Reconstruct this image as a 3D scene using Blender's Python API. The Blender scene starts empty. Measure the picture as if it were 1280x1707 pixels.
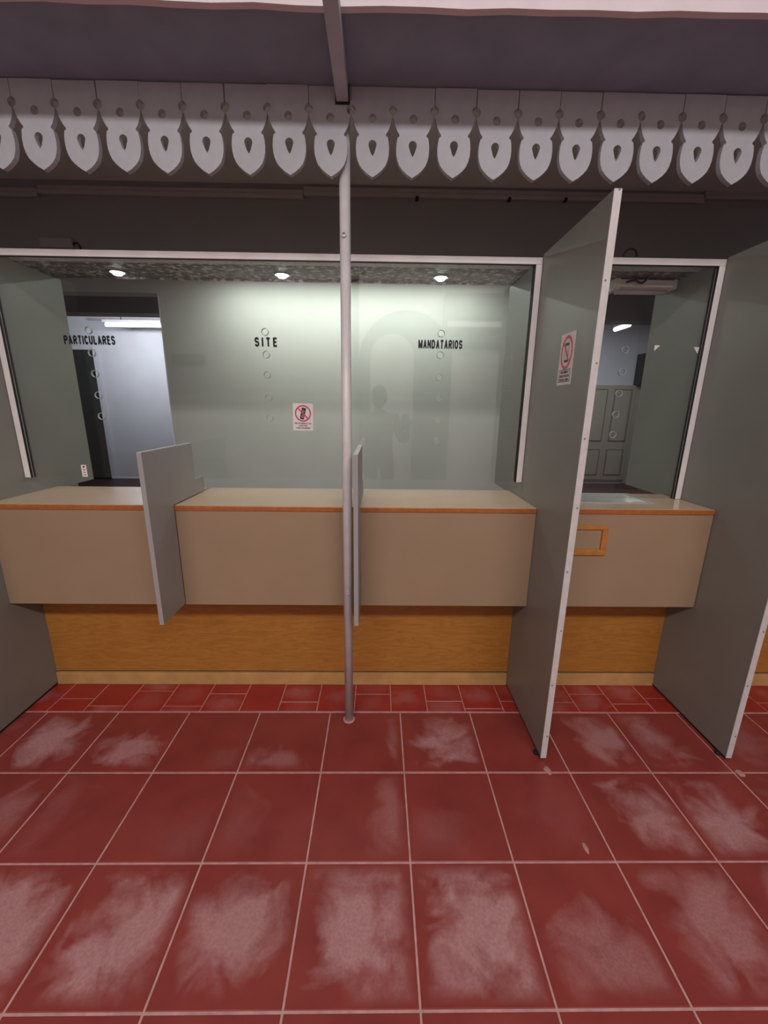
import bpy, bmesh, math, random
from mathutils import Vector, Matrix
random.seed(7)
SC = bpy.context.scene
COL = SC.collection

# ------------------------------------------------------------------ camera
F_PX, PITCH, YAW, ROLL, CAM_H = 681.5, 0.2503, 0.0144, 0.0122, 1.4139
cam_d = bpy.data.cameras.new('camera'); cam = bpy.data.objects.new('camera', cam_d); COL.objects.link(cam)
cam_d.sensor_fit = 'HORIZONTAL'; cam_d.sensor_width = 36.0; cam_d.lens = F_PX/1280*36.0
cam_d.clip_start = 0.02; cam_d.clip_end = 60
_f = Vector((math.sin(YAW)*math.cos(PITCH), math.cos(YAW)*math.cos(PITCH), -math.sin(PITCH)))
_r = Vector((math.cos(YAW), -math.sin(YAW), 0)); _u = _r.cross(_f)
_r2 = _r*math.cos(ROLL)+_u*math.sin(ROLL); _u2 = _u*math.cos(ROLL)-_r*math.sin(ROLL)
cam.matrix_world = Matrix(((_r2.x,_u2.x,-_f.x,0),(_r2.y,_u2.y,-_f.y,0),(_r2.z,_u2.z,-_f.z,CAM_H),(0,0,0,1)))
SC.camera = cam

# ------------------------------------------------------------------ view, world, lights
vs = SC.view_settings
vs.view_transform = 'Standard'; vs.look = 'None'; vs.gamma = 1.0; vs.exposure = 0.0; vs.use_curve_mapping = False
world = bpy.data.worlds.new('world'); SC.world = world; world.use_nodes = True
bg = world.node_tree.nodes['Background']
bg.inputs[0].default_value = (0.82, 0.80, 0.86, 1); bg.inputs[1].default_value = 0.18

def area(name, loc, rot, sx, sy, power, color):
    d = bpy.data.lights.new(name, 'AREA'); d.shape = 'RECTANGLE'; d.size = sx; d.size_y = sy
    d.energy = power; d.color = color
    o = bpy.data.objects.new(name, d); COL.objects.link(o); o.location = loc; o.rotation_euler = rot
    return o
# row of tubes on the hall ceiling, above and behind the viewer
area('hall_tubes', (0.1, -1.75, 3.52), (math.radians(8), 0, 0), 4.6, 0.42, 165, (1.0, 0.96, 0.95))
# batten over the white wall behind the booths
area('back_batten', (-0.20, 3.10, 2.292), (math.radians(8), 0, 0), 1.9, 0.05, 14, (0.91, 1.0, 0.95))
# far room tubes
area('far_room_tubes', (-3.9, 6.5, 2.62), (math.radians(78), 0, 0), 1.6, 0.10, 42, (0.93, 0.94, 1.0))
area('far_room_tubes_two', (3.4, 6.2, 2.95), (0, 0, 0), 1.4, 0.12, 42, (0.90, 0.93, 1.0))

# ------------------------------------------------------------------ materials
def S(r, g, b):
    f = lambda c: (c/12.92 if c <= 0.04045 else ((c+0.055)/1.055)**2.4)
    return (f(r/255), f(g/255), f(b/255), 1)
MATS = {}
def newmat(name):
    m = bpy.data.materials.new(name); m.use_nodes = True; nt = m.node_tree
    b = nt.nodes['Principled BSDF']; MATS[name] = m
    return m, nt, b
def N(nt, t, **kw):
    n = nt.nodes.new(t)
    for k, v in kw.items(): setattr(n, k, v)
    return n
def ramp(nt, fac, stops):
    r = N(nt, 'ShaderNodeValToRGB'); el = r.color_ramp.elements
    el[0].position, el[0].color = stops[0]; el[1].position, el[1].color = stops[-1]
    for p, c in stops[1:-1]:
        e = el.new(p); e.color = c
    nt.links.new(fac, r.inputs[0]); return r.outputs[0]
def paint(name, col, rough=0.5, var=0.06, scale=9, spec=0.5, metallic=0, bump=0.0, bscale=120):
    m, nt, b = newmat(name)
    tc = N(nt, 'ShaderNodeTexCoord'); no = N(nt, 'ShaderNodeTexNoise')
    no.inputs['Scale'].default_value = scale; no.inputs['Detail'].default_value = 6
    nt.links.new(tc.outputs['Object'], no.inputs['Vector'])
    lo = tuple(c*(1-var) for c in col[:3])+(1,); hi = tuple(min(1, c*(1+var)) for c in col[:3])+(1,)
    nt.links.new(ramp(nt, no.outputs[0], [(0.3, lo), (0.7, hi)]), b.inputs['Base Color'])
    b.inputs['Roughness'].default_value = rough; b.inputs['Metallic'].default_value = metallic
    b.inputs['Specular IOR Level'].default_value = spec
    if bump:
        n2 = N(nt, 'ShaderNodeTexNoise'); n2.inputs['Scale'].default_value = bscale
        nt.links.new(tc.outputs['Object'], n2.inputs['Vector'])
        bu = N(nt, 'ShaderNodeBump'); bu.inputs['Strength'].default_value = bump; bu.inputs['Distance'].default_value = 0.002
        nt.links.new(n2.outputs[0], bu.inputs['Height']); nt.links.new(bu.outputs[0], b.inputs['Normal'])
    return m
def emit(name, col, strength):
    m, nt, b = newmat(name)
    b.inputs['Base Color'].default_value = (.8, .8, .8, 1)
    b.inputs['Emission Color'].default_value = col; b.inputs['Emission Strength'].default_value = strength
    return m
paint('laminate_grey', S(131, 128, 122), 0.38, 0.04, 5)
paint('divider_grey', S(152, 148, 146), 0.42, 0.04, 5)
paint('fascia_beige', S(152, 127, 102), 0.45, 0.04, 4)
paint('worktop_beige', S(204, 175, 148), 0.16, 0.04, 6, spec=0.6)
paint('edge_wood', S(164, 94, 44), 0.35, 0.15, 40)
paint('drawer_wood', S(178, 114, 52), 0.4, 0.15, 30)
paint('base_wood', S(186, 142, 88), 0.5, 0.12, 14)
paint('frame_white', S(232, 226, 224), 0.4, 0.05, 10)
paint('edge_metal', S(196, 190, 188), 0.42, 0.08, 25)
paint('gasket', S(18, 18, 20), 0.6, 0.05)
paint('valance_paint', S(166, 166, 171), 0.55, 0.06, 22, bump=0.15, bscale=60)
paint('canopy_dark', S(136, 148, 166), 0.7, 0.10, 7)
paint('canopy_inner', S(222, 218, 214), 0.7, 0.06, 5)
paint('fascia_plaster', S(222, 210, 214), 0.7, 0.05, 10, bump=0.3, bscale=25)
paint('bulkhead', S(150, 145, 145), 0.55, 0.05, 3)
paint('raceway', S(176, 168, 166), 0.5, 0.06, 8)
paint('beam_paint', S(182, 186, 198), 0.5, 0.08, 12)
paint('filler', S(172, 124, 118), 0.9, 0.15, 60)
paint('beam_steel', S(150, 144, 150), 0.45, 0.08, 12)
paint('pole_paint', S(206, 200, 200), 0.38, 0.07, 18)
paint('grout', S(186, 140, 136), 0.9, 0.18, 30)
paint('white_wall', S(196, 196, 188), 0.6, 0.03, 4)
paint('far_wall', S(186, 188, 196), 0.7, 0.04, 3)
paint('far_beam', S(88, 82, 82), 0.7, 0.06, 5)
paint('far_floor', S(66, 40, 38), 0.5, 0.1, 5)
paint('green_door', S(14, 26, 24), 0.6, 0.1, 5)
paint('cream_door', S(150, 144, 130), 0.5, 0.05, 5)
paint('black', S(16, 17, 18), 0.5, 0.1)
paint('black_vinyl', S(10, 10, 12), 0.6, 0.02)
paint('paper_white', S(226, 214, 214), 0.6, 0.04, 30)
paint('sign_red', S(206, 52, 82), 0.55, 0.04)
paint('ink', S(52, 48, 48), 0.6, 0.04)
paint('phone_grey', S(120, 118, 116), 0.5, 0.05)
paint('steel', S(190, 188, 184), 0.24, 0.05, 40, metallic=1.0)
paint('tray_steel', S(220, 220, 216), 0.36, 0.05, 40, metallic=0.55)
paint('door_groove', S(104, 98, 86), 0.6, 0.05, 5)
paint('arch_white', S(228, 226, 222), 0.7, 0.04, 3)
paint('rubber', S(14, 14, 14), 0.7, 0.05)
paint('batten_white', S(244, 242, 238), 0.45, 0.05)
paint('hall_wall', S(226, 224, 220), 0.8, 0.05, 2)
paint('hall_wall_dark', S(120, 118, 116), 0.8, 0.05, 2)
paint('ac_white', S(112, 108, 102), 0.4, 0.03)
paint('jacket', S(30, 30, 33), 0.8, 0.1, 20)
paint('trousers', S(34, 36, 46), 0.8, 0.1, 20)
paint('skin', S(186, 136, 112), 0.5, 0.06, 20)
paint('hair', S(22, 18, 16), 0.6, 0.1, 60)
emit('tube_light', (0.93, 0.96, 1.0, 1), 6.0)
emit('spot_light', (0.95, 1.0, 0.97, 1), 9.0)

def galvanised(name, lo, hi, scale, rough):
    m, nt, b = newmat(name)
    tc = N(nt, 'ShaderNodeTexCoord'); vo = N(nt, 'ShaderNodeTexVoronoi'); vo.inputs['Scale'].default_value = scale
    no = N(nt, 'ShaderNodeTexNoise'); no.inputs['Scale'].default_value = scale*0.8; no.inputs['Detail'].default_value = 8
    nt.links.new(tc.outputs['Object'], vo.inputs['Vector']); nt.links.new(tc.outputs['Object'], no.inputs['Vector'])
    mx = N(nt, 'ShaderNodeMath', operation='MULTIPLY_ADD'); mx.inputs[1].default_value = 0.45
    sp = N(nt, 'ShaderNodeSeparateColor'); nt.links.new(vo.outputs['Color'], sp.inputs[0])
    nt.links.new(sp.outputs[0], mx.inputs[0]); nt.links.new(no.outputs[0], mx.inputs[2])
    nt.links.new(ramp(nt, mx.outputs[0], [(0.35, lo), (0.75, hi), (1.0, S(235, 238, 235))]), b.inputs['Base Color'])
    b.inputs['Metallic'].default_value = 0.25; b.inputs['Roughness'].default_value = rough
galvanised('galvanised_light', S(196, 198, 194), S(248, 250, 246), 75, 0.5)
galvanised('galvanised_dark', S(92, 90, 86), S(134, 132, 126), 45, 0.5)

def oak():
    m, nt, b = newmat('oak')
    tc = N(nt, 'ShaderNodeTexCoord'); mp = N(nt, 'ShaderNodeMapping'); mp.inputs['Scale'].default_value = (1.3, 6, 9)
    nt.links.new(tc.outputs['Object'], mp.inputs[0])
    n1 = N(nt, 'ShaderNodeTexNoise'); n1.inputs['Scale'].default_value = 3.2; n1.inputs['Detail'].default_value = 5; n1.inputs['Distortion'].default_value = 0.9
    nt.links.new(mp.outputs[0], n1.inputs['Vector'])
    ml = N(nt, 'ShaderNodeMath', operation='MULTIPLY'); ml.inputs[1].default_value = 11.0; nt.links.new(n1.outputs[0], ml.inputs[0])
    fr = N(nt, 'ShaderNodeMath', operation='PINGPONG'); fr.inputs[1].default_value = 1.0; nt.links.new(ml.outputs[0], fr.inputs[0])
    mp2 = N(nt, 'ShaderNodeMapping'); mp2.inputs['Scale'].default_value = (5, 60, 90); nt.links.new(tc.outputs['Object'], mp2.inputs[0])
    n2 = N(nt, 'ShaderNodeTexNoise'); n2.inputs['Scale'].default_value = 4; n2.inputs['Detail'].default_value = 4; nt.links.new(mp2.outputs[0], n2.inputs['Vector'])
    ad = N(nt, 'ShaderNodeMath', operation='MULTIPLY_ADD'); ad.inputs[1].default_value = 0.45
    nt.links.new(fr.outputs[0], ad.inputs[0])
    hm = N(nt, 'ShaderNodeMath', operation='MULTIPLY'); hm.inputs[1].default_value = 0.6; nt.links.new(n2.outputs[0], hm.inputs[0]); nt.links.new(hm.outputs[0], ad.inputs[2])
    nt.links.new(ramp(nt, ad.outputs[0], [(0.15, S(152, 96, 38)), (0.5, S(166, 109, 46)), (0.9, S(176, 120, 55))]), b.inputs['Base Color'])
    b.inputs['Roughness'].default_value = 0.42
oak()

def tile_mat(name, a, bcol):
    m, nt, b = newmat(name)
    L = nt.links.new
    tc = N(nt, 'ShaderNodeTexCoord'); oi = N(nt, 'ShaderNodeObjectInfo')
    def at(n):
        x = N(nt, 'ShaderNodeAttribute'); x.attribute_type = 'OBJECT'; x.attribute_name = n; return x.outputs['Fac']
    def M(op, x, y=None, z=None, clamp=False):
        n = N(nt, 'ShaderNodeMath', operation=op); n.use_clamp = clamp
        for i, v in enumerate((x, y, z)):
            if v is None: continue
            if isinstance(v, (int, float)): n.inputs[i].default_value = v
            else: L(v, n.inputs[i])
        return n.outputs[0]
    sep = N(nt, 'ShaderNodeSeparateXYZ'); L(tc.outputs['Object'], sep.inputs[0])
    off = N(nt, 'ShaderNodeCombineXYZ')
    for i in range(3): L(M('MULTIPLY', oi.outputs['Random'], 37.0+11*i), off.inputs[i])
    va = N(nt, 'ShaderNodeVectorMath', operation='ADD'); L(tc.outputs['Object'], va.inputs[0]); L(off.outputs[0], va.inputs[1])
    def noise(sc, det=5, dist=0.0):
        n = N(nt, 'ShaderNodeTexNoise'); n.inputs['Scale'].default_value = sc; n.inputs['Detail'].default_value = det
        n.inputs['Distortion'].default_value = dist; L(va.outputs[0], n.inputs['Vector']); return n.outputs[0]
    base = ramp(nt, noise(7, 6), [(0.3, a), (0.7, bcol)])
    # worn patch: an uneven ellipse with its own centre and size on each tile
    dx = M('DIVIDE', M('SUBTRACT', sep.outputs[0], at('wear_x')), at('wear_rx'))
    dy = M('DIVIDE', M('SUBTRACT', sep.outputs[1], at('wear_y')), at('wear_ry'))
    d = M('SQRT', M('ADD', M('MULTIPLY', dx, dx), M('MULTIPLY', dy, dy)))
    warp = M('MULTIPLY', M('SUBTRACT', noise(8, 3, 0.8), 0.5), 3.0)
    fine = M('MULTIPLY', M('SUBTRACT', noise(48, 6), 0.5), 0.5)
    core = M('SUBTRACT', 1.42, M('ADD', M('ADD', d, warp), fine), clamp=False)
    core = M('MULTIPLY', core, 0.95, clamp=True)
    # the rim of each tile keeps its glaze
    ex = M('SUBTRACT', 0.160, M('ABSOLUTE', sep.outputs[0])); ey = M('SUBTRACT', 0.160, M('ABSOLUTE', sep.outputs[1]))
    edge = M('MULTIPLY', M('MINIMUM', ex, ey), 28.0, clamp=True)
    grain = M('MULTIPLY_ADD', noise(130, 3), 0.9, 0.35)
    mask = M('MULTIPLY', M('MULTIPLY', M('MULTIPLY', core, edge), at('wear')), grain, clamp=True)
    mx = N(nt, 'ShaderNodeMix', data_type='RGBA'); L(mask, mx.inputs[0]); L(base, mx.inputs[6]); mx.inputs[7].default_value = S(176, 132, 132)
    # faint overall scuffing, specks
    sp = M('GREATER_THAN', noise(240, 2), 0.80)
    mx2 = N(nt, 'ShaderNodeMix', data_type='RGBA'); L(M('MULTIPLY', sp, 0.35), mx2.inputs[0]); L(mx.outputs[2], mx2.inputs[6]); mx2.inputs[7].default_value = S(205, 160, 150)
    L(mx2.outputs[2], b.inputs['Base Color'])
    L(M('MULTIPLY_ADD', mask, 0.35, M('MULTIPLY_ADD', noise(12, 4), 0.16, 0.30)), b.inputs['Roughness'])
    b.inputs['Specular IOR Level'].default_value = 0.45
    bu = N(nt, 'ShaderNodeBump'); bu.inputs['Strength'].default_value = 0.18; bu.inputs['Distance'].default_value = 0.002
    L(noise(40, 5), bu.inputs['Height']); L(bu.outputs[0], b.inputs['Normal'])
tile_mat('tile_red', S(125, 49, 45), S(139, 57, 52))
tile_mat('tile_small_red', S(140, 38, 32), S(156, 48, 36))

def glass(name, tint, f0, rough=0.0):
    m, nt, b = newmat(name); nt.nodes.remove(b)
    out = nt.nodes['Material Output']
    lw = N(nt, 'ShaderNodeLayerWeight'); lw.inputs[0].default_value = 0.5
    pw = N(nt, 'ShaderNodeMath', operation='POWER'); pw.inputs[1].default_value = 5; nt.links.new(lw.outputs['Facing'], pw.inputs[0])
    ma = N(nt, 'ShaderNodeMath', operation='MULTIPLY_ADD'); ma.inputs[1].default_value = 1-f0; ma.inputs[2].default_value = f0; nt.links.new(pw.outputs[0], ma.inputs[0])
    tr = N(nt, 'ShaderNodeBsdfTransparent'); tr.inputs[0].default_value = tint
    gl = N(nt, 'ShaderNodeBsdfGlossy'); gl.inputs['Roughness'].default_value = rough; gl.inputs[0].default_value = (1, 1, 1, 1)
    mi = N(nt, 'ShaderNodeMixShader'); nt.links.new(ma.outputs[0], mi.inputs[0]); nt.links.new(tr.outputs[0], mi.inputs[1]); nt.links.new(gl.outputs[0], mi.inputs[2])
    nt.links.new(mi.outputs[0], out.inputs[0]); m.diffuse_color = (0.8, 0.9, 0.9, 0.3)
glass('glass', (0.965, 0.975, 0.969, 1), 0.037)
paint('glass_rim', S(172, 178, 176), 0.35, 0.05)

# ------------------------------------------------------------------ mesh helpers
def link(name, me, mat, parent=None, loc=(0, 0, 0)):
    o = bpy.data.objects.new(name, me); COL.objects.link(o)
    if mat and not me.materials: me.materials.append(MATS[mat])
    if parent is not None:
        o.parent = parent; o.location = Vector(loc)-wloc(parent)
    else: o.location = loc
    return o
def wloc(o):
    v = Vector(o.location)
    while o.parent: o = o.parent; v += Vector(o.location)
    return v
def finish(bm, name, smooth=False):
    bmesh.ops.recalc_face_normals(bm, faces=bm.faces[:])
    me = bpy.data.meshes.new(name); bm.to_mesh(me); bm.free()
    if smooth:
        for p in me.polygons: p.use_smooth = True
    return me
def box(name, x0, x1, y0, y1, z0, z1, mat, parent=None, bev=0.0):
    bm = bmesh.new(); bmesh.ops.create_cube(bm, size=1)
    c = ((x0+x1)/2, (y0+y1)/2, (z0+z1)/2)
    for v in bm.verts: v.co = (v.co.x*(x1-x0), v.co.y*(y1-y0), v.co.z*(z1-z0))
    if bev: bmesh.ops.bevel(bm, geom=bm.edges[:], offset=bev, segments=2, affect='EDGES', profile=0.5)
    return link(name, finish(bm, name), mat, parent, c)
def empty(name, loc, label=None, cat=None, group=None, kind=None):
    o = bpy.data.objects.new(name, None); COL.objects.link(o); o.location = loc; o.empty_display_size = 0.05
    return tag(o, label, cat, group, kind)
def tag(o, label=None, cat=None, group=None, kind=None):
    if label: o['label'] = label
    if cat: o['category'] = cat
    if group: o['group'] = group
    if kind: o['kind'] = kind
    return o
def cyl(name, p0, p1, r, mat, parent=None, seg=20, r2=None, smooth=True):
    p0, p1 = Vector(p0), Vector(p1); d = p1-p0
    bm = bmesh.new(); bmesh.ops.create_cone(bm, cap_ends=True, segments=seg, radius1=r, radius2=r if r2 is None else r2, depth=d.length)
    bmesh.ops.rotate(bm, verts=bm.verts, matrix=Vector((0, 0, 1)).rotation_difference(d).to_matrix())
    me = finish(bm, name)
    for p in me.polygons: p.use_smooth = smooth and len(p.vertices) == 4
    return link(name, me, mat, parent, (p0+p1)/2)
def tube(name, pts, r, mat, parent=None, seg=8):
    cu = bpy.data.curves.new(name, 'CURVE'); cu.dimensions = '3D'; cu.bevel_depth = r; cu.bevel_resolution = 2; cu.use_fill_caps = True
    sp = cu.splines.new('NURBS'); sp.points.add(len(pts)-1); sp.use_endpoint_u = True; sp.order_u = 3
    c = Vector(pts[0])
    for p, q in zip(sp.points, pts): p.co = (*(Vector(q)-c), 1)
    t = bpy.data.objects.new(name, cu); COL.objects.link(t)
    me = bpy.data.meshes.new_from_object(t.evaluated_get(bpy.context.evaluated_depsgraph_get()))
    bpy.data.objects.remove(t); bpy.data.curves.remove(cu); me.materials.clear()
    for p in me.polygons: p.use_smooth = True
    return link(name, me, mat, parent, c)
def plate(outer, holes, t):
    """flat plate in the XZ plane with real holes, thickness t along Y (front face at y=0)"""
    bm = bmesh.new(); edges = []
    for loop in [outer]+holes:
        vs_ = [bm.verts.new((x, 0, z)) for x, z in loop]
        for i in range(len(vs_)): edges.append(bm.edges.new((vs_[i], vs_[(i+1) % len(vs_)])))
    bmesh.ops.triangle_fill(bm, use_beauty=True, use_dissolve=False, edges=edges)
    ex = bmesh.ops.extrude_face_region(bm, geom=bm.faces[:])
    for v in ex['geom']:
        if isinstance(v, bmesh.types.BMVert): v.co.y += t
    return bm
def circle(cx, cz, r, n=20, a0=0, a1=2*math.pi):
    return [(cx+r*math.cos(a0+(a1-a0)*i/n), cz+r*math.sin(a0+(a1-a0)*i/n)) for i in range(n)]
def ring_bm(cx, cz, r0, r1, y0, y1, n=28):
    bm = bmesh.new(); R = []
    for i in range(n):
        a = 2*math.pi*i/n; c, s = math.cos(a), math.sin(a)
        R.append([bm.verts.new((cx+r*c, y, cz+r*s)) for r, y in ((r0, y0), (r1, y0), (r1, y1), (r0, y1))])
    for i in range(n):
        A, B = R[i], R[(i+1) % n]
        for k in range(4): bm.faces.new((A[k], A[(k+1) % 4], B[(k+1) % 4], B[k]))
    return bm
def text_mesh(body, w, h, bold=0.0, thick=0.0006):
    cu = bpy.data.curves.new('t', 'FONT'); cu.body = body; cu.align_x = 'CENTER'; cu.offset = bold; cu.resolution_u = 4
    cu.space_line = 1.05
    t = bpy.data.objects.new('t', cu); COL.objects.link(t)
    me = bpy.data.meshes.new_from_object(t.evaluated_get(bpy.context.evaluated_depsgraph_get()))
    bpy.data.objects.remove(t); bpy.data.curves.remove(cu)
    xs = [v.co.x for v in me.vertices]; ys = [v.co.y for v in me.vertices]
    cx, cy = (min(xs)+max(xs))/2, (min(ys)+max(ys))/2; sx, sy = w/(max(xs)-min(xs)), h/(max(ys)-min(ys))
    bm = bmesh.new(); bm.from_mesh(me); bpy.data.meshes.remove(me)
    for v in bm.verts: v.co = ((v.co.x-cx)*sx, 0, (v.co.y-cy)*sy)
    ex = bmesh.ops.extrude_face_region(bm, geom=bm.faces[:])
    for v in ex['geom']:
        if isinstance(v, bmesh.types.BMVert): v.co.y -= thick
    return finish(bm, 'lettering')

def arc(cx, cy, rx, ry, a0, a1, n=14):
    return [(cx+rx*math.cos(math.radians(a0+(a1-a0)*k/n)), cy+ry*math.sin(math.radians(a0+(a1-a0)*k/n))) for k in range(n+1)]
_bowl = [(0, 1), (.5, 1)]+arc(.5, .75, .5, .25, 90, -90)+[(0, .5)]
GLYPH = {'P': (1, [[(0, -.1), (0, 1)], _bowl]), 'R': (1.05, [[(0, -.1), (0, 1)], _bowl, [(.5, .5), (1, -.1)]]),
    'A': (1.1, [[(0, -.1), (.5, 1.0), (1, -.1)], [(.22, .28), (.78, .28)]]), 'T': (1, [[(-.1, 1), (1.1, 1)], [(.5, 1), (.5, -.1)]]),
    'I': (.0, [[(0, -.1), (0, 1.1)]]), 'C': (1, [arc(.5, .5, .5, .5, 38, 322, 24)]),
    'U': (1, [[(0, 1.1), (0, .35)]+arc(.5, .35, .5, .35, 180, 360)+[(1, 1.1)]]), 'L': (.85, [[(0, 1.1), (0, 0), (1.1, 0)]]),
    'E': (.9, [[(1.1, 1), (0, 1), (0, 0), (1.1, 0)], [(0, .52), (.95, .52)]]),
    'S': (1, [arc(.5, .76, .5, .24, 15, 270)+arc(.5, .26, .5, .26, 90, -165)]),
    'M': (1.3, [[(0, -.1), (0, 1.1)], [(0, 1.05), (.5, .05), (1, 1.05)], [(1, 1.1), (1, -.1)]]), 'N': (1.05, [[(0, -.1), (0, 1.1)], [(0, 1), (1, 0)], [(1, -.1), (1, 1.1)]]),
    'D': (1.05, [[(0, -.1), (0, 1.1)], [(0, 1), (.4, 1)]+arc(.4, .5, .6, .5, 90, -90)+[(0, 0)]]), 'O': (1.1, [arc(.5, .5, .5, .5, 0, 360, 28)])}
def block_text(body, w, h, gap=.32, stroke=.23, thick=.0006):
    """heavy condensed capitals from strokes, fitted to w x h"""
    polys = []; x = 0; gw = .40; t = stroke/2
    for ch in body:
        ww, strokes = GLYPH[ch]; ww *= gw
        for st in strokes:
            pts = [(x+px*ww, t+py*(1-2*t)) for px, py in st]
            pts = [(px, min(1, max(0, py))) for px, py in pts]
            for k in range(len(pts)-1):
                a, b = Vector(pts[k]), Vector(pts[k+1]); d = (b-a)
                if d.length < 1e-6: continue
                nrm = Vector((-d.y, d.x)).normalized()*t
                polys.append([a+nrm, b+nrm, b-nrm, a-nrm])
                if 0 < k: polys.append([a+Vector((t*math.cos(q*math.pi/4), t*math.sin(q*math.pi/4))) for q in range(8)])
        x += ww+gap+stroke*.2
    xs_ = [p.x for q in polys for p in q]; x0, x1 = min(xs_), max(xs_)
    bm = bmesh.new()
    for i, q in enumerate(polys):
        q2 = [(((p.x-x0)/(x1-x0)-.5)*w, (min(1, max(0, p.y))-.5)*h) for p in q]
        yy = -thick*(1+.02*(i % 5))
        F = [bm.verts.new((a, yy, b)) for a, b in q2]; B = [bm.verts.new((a, 0, b)) for a, b in q2]
        try:
            bm.faces.new(F); bm.faces.new(B[::-1])
            for k in range(len(F)): bm.faces.new((F[k], F[(k+1) % len(F)], B[(k+1) % len(F)], B[k]))
        except ValueError: pass
    return finish(bm, 'lettering')

# ------------------------------------------------------------------ layout numbers (metres)
XL, XM0, XM1, XR0, XR1 = -1.657, 0.683, 0.705, 1.462, 1.484      # partition faces
PY0, PY1, PZ = 1.384, 2.372, 2.042                               # partitions
YG = 1.925                                                        # glass
YC, ZC, ZCB = 1.700, 1.000, 0.538                                # counter front, top, underside
YK = 1.865                                                        # wood panel below the counter
TX0, TY0, T = -0.2206, 1.6582, 1/3                                # tile grid

# ------------------------------------------------------------------ floor
floor = box('floor', -4.5, 4.5, -2.9, 1.9, -0.06, -0.0022, 'grout'); tag(floor, 'red tiled hall floor with pale joints and worn patches', None, None, 'structure')
J = 0.0031
def tile_mesh(name, w, d, mat, t=0.012):
    bm = bmesh.new(); bmesh.ops.create_cube(bm, size=1)
    for v in bm.verts: v.co = (v.co.x*w, v.co.y*d, v.co.z*t)
    bmesh.ops.bevel(bm, geom=[e for e in bm.edges if (e.verts[0].co.z > 0 and e.verts[1].co.z > 0)], offset=0.0016, segments=1, affect='EDGES')
    me = finish(bm, name); me.materials.append(MATS[mat]); return me
big = tile_mesh('tile', T-2*J, T-2*J, 'tile_red')
# (column, row): strength, centre x, centre y, radius x, radius y  (as the worn spots lie in the photograph)
WEAR = {(-4,0):(1.0,0.00,-0.01,.12,.12), (-3,0):(.8,0.0,-0.06,.12,.07), (-2,0):(.15,.1,-.1,.07,.06), (-1,0):(.45,-0.03,-0.11,.10,.05), (0,0):(.4,.13,.0,.03,.10),
        (1,0):(.95,0.02,0.0,.10,.10), (2,0):(.0,0,0,.05,.05), (3,0):(.75,.05,0.0,.09,.12), (4,0):(.6,-0.07,0.02,.10,.13), (5,0):(.3,0,0,.1,.1),
        (-5,0):(.2,0,0,.1,.1), (-5,1):(.3,.1,0,.1,.1), (-4,1):(.45,.07,-.02,.07,.12), (-3,1):(.18,-.1,0,.08,.14), (-2,1):(.12,.1,-.1,.1,.1), (-1,1):(.15,-.1,-.05,.08,.1),
        (0,1):(.4,.11,-.03,.06,.14), (1,1):(.2,-.09,-.09,.1,.08), (2,1):(.08,.05,0,.1,.1), (3,1):(.8,.06,-.03,.10,.13), (4,1):(.9,-.05,-.03,.12,.11), (5,1):(.4,0,0,.1,.1),
        (-4,2):(.8,0,0,.13,.13), (-3,2):(.95,.0,.0,.14,.13), (-2,2):(.95,0.02,-.02,.13,.13), (-1,2):(.9,-.02,.0,.11,.13), (0,2):(1.0,.02,.0,.11,.14), (1,2):(1.0,.02,.0,.12,.14),
        (2,2):(.5,.0,-.08,.13,.09), (3,2):(.65,.03,.0,.13,.13), (4,2):(.7,.02,.02,.12,.13),
        (-1,3):(.2,0,.1,.12,.05), (1,3):(.2,0,.1,.12,.05)}
for j in range(0, 13):
    for i in range(-9, 10):
        o = link('tile', big, None, floor, (TX0+(i+.5)*T, TY0-(j+.5)*T, -0.006+random.uniform(-.0004, .0004)))
        w = WEAR.get((i, j), (random.choice([.1, .3, .6, .8]), random.uniform(-.05, .05), random.uniform(-.05, .05), .1, .11))
        o['wear'], o['wear_x'], o['wear_y'], o['wear_rx'], o['wear_ry'] = [float(v) for v in w]
# narrow border of small tiles along the wood panel; joints in depth differ from column to column
cols = [-3.06, -2.875, -2.69, -2.505, -2.32, -2.135, -1.95, -1.76, -1.567, -1.396, -1.216, -1.033, -0.846, -0.659, -0.474, -0.288, -0.108, 0.070, 0.246, 0.428, 0.616, 0.80, 0.985, 1.17, 1.355, 1.54, 1.725, 1.91, 2.095, 2.28, 2.465, 2.65, 2.835, 3.02]
cuts = {8: 1.75, 9: 1.7, 10: 1.806, 11: 1.699, 12: 1.787, 14: 1.728, 16: 1.785, 18: 1.735, 19: 1.684, 20: 1.736, 21: 1.73, 22: 1.79, 23: 1.72, 24: 1.76, 25: 1.71, 26: 1.77, 27: 1.73, 0: 1.72, 1: 1.79, 3: 1.74, 28: 1.79, 29: 1.72, 31: 1.75}
jit = random.Random(3)
for k in range(len(cols)-1):
    x0, x1 = cols[k]+.0022, cols[k+1]-.0022
    ys = [TY0+.004] + ([cuts[k]] if k in cuts else []) + [YK-0.004]
    for a, c in zip(ys[:-1], ys[1:]):
        a2, c2 = a+.0018, c-.0018
        o = link('tile', tile_mesh('small_tile', x1-x0, c2-a2, 'tile_small_red'), None, floor, ((x0+x1)/2, (a2+c2)/2, -0.006+jit.uniform(-.0006, .0006)))
        o['wear'], o['wear_x'], o['wear_y'], o['wear_rx'], o['wear_ry'] = jit.choice([0.0, .15, .3]), 0.0, 0.0, .06, .05
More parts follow.
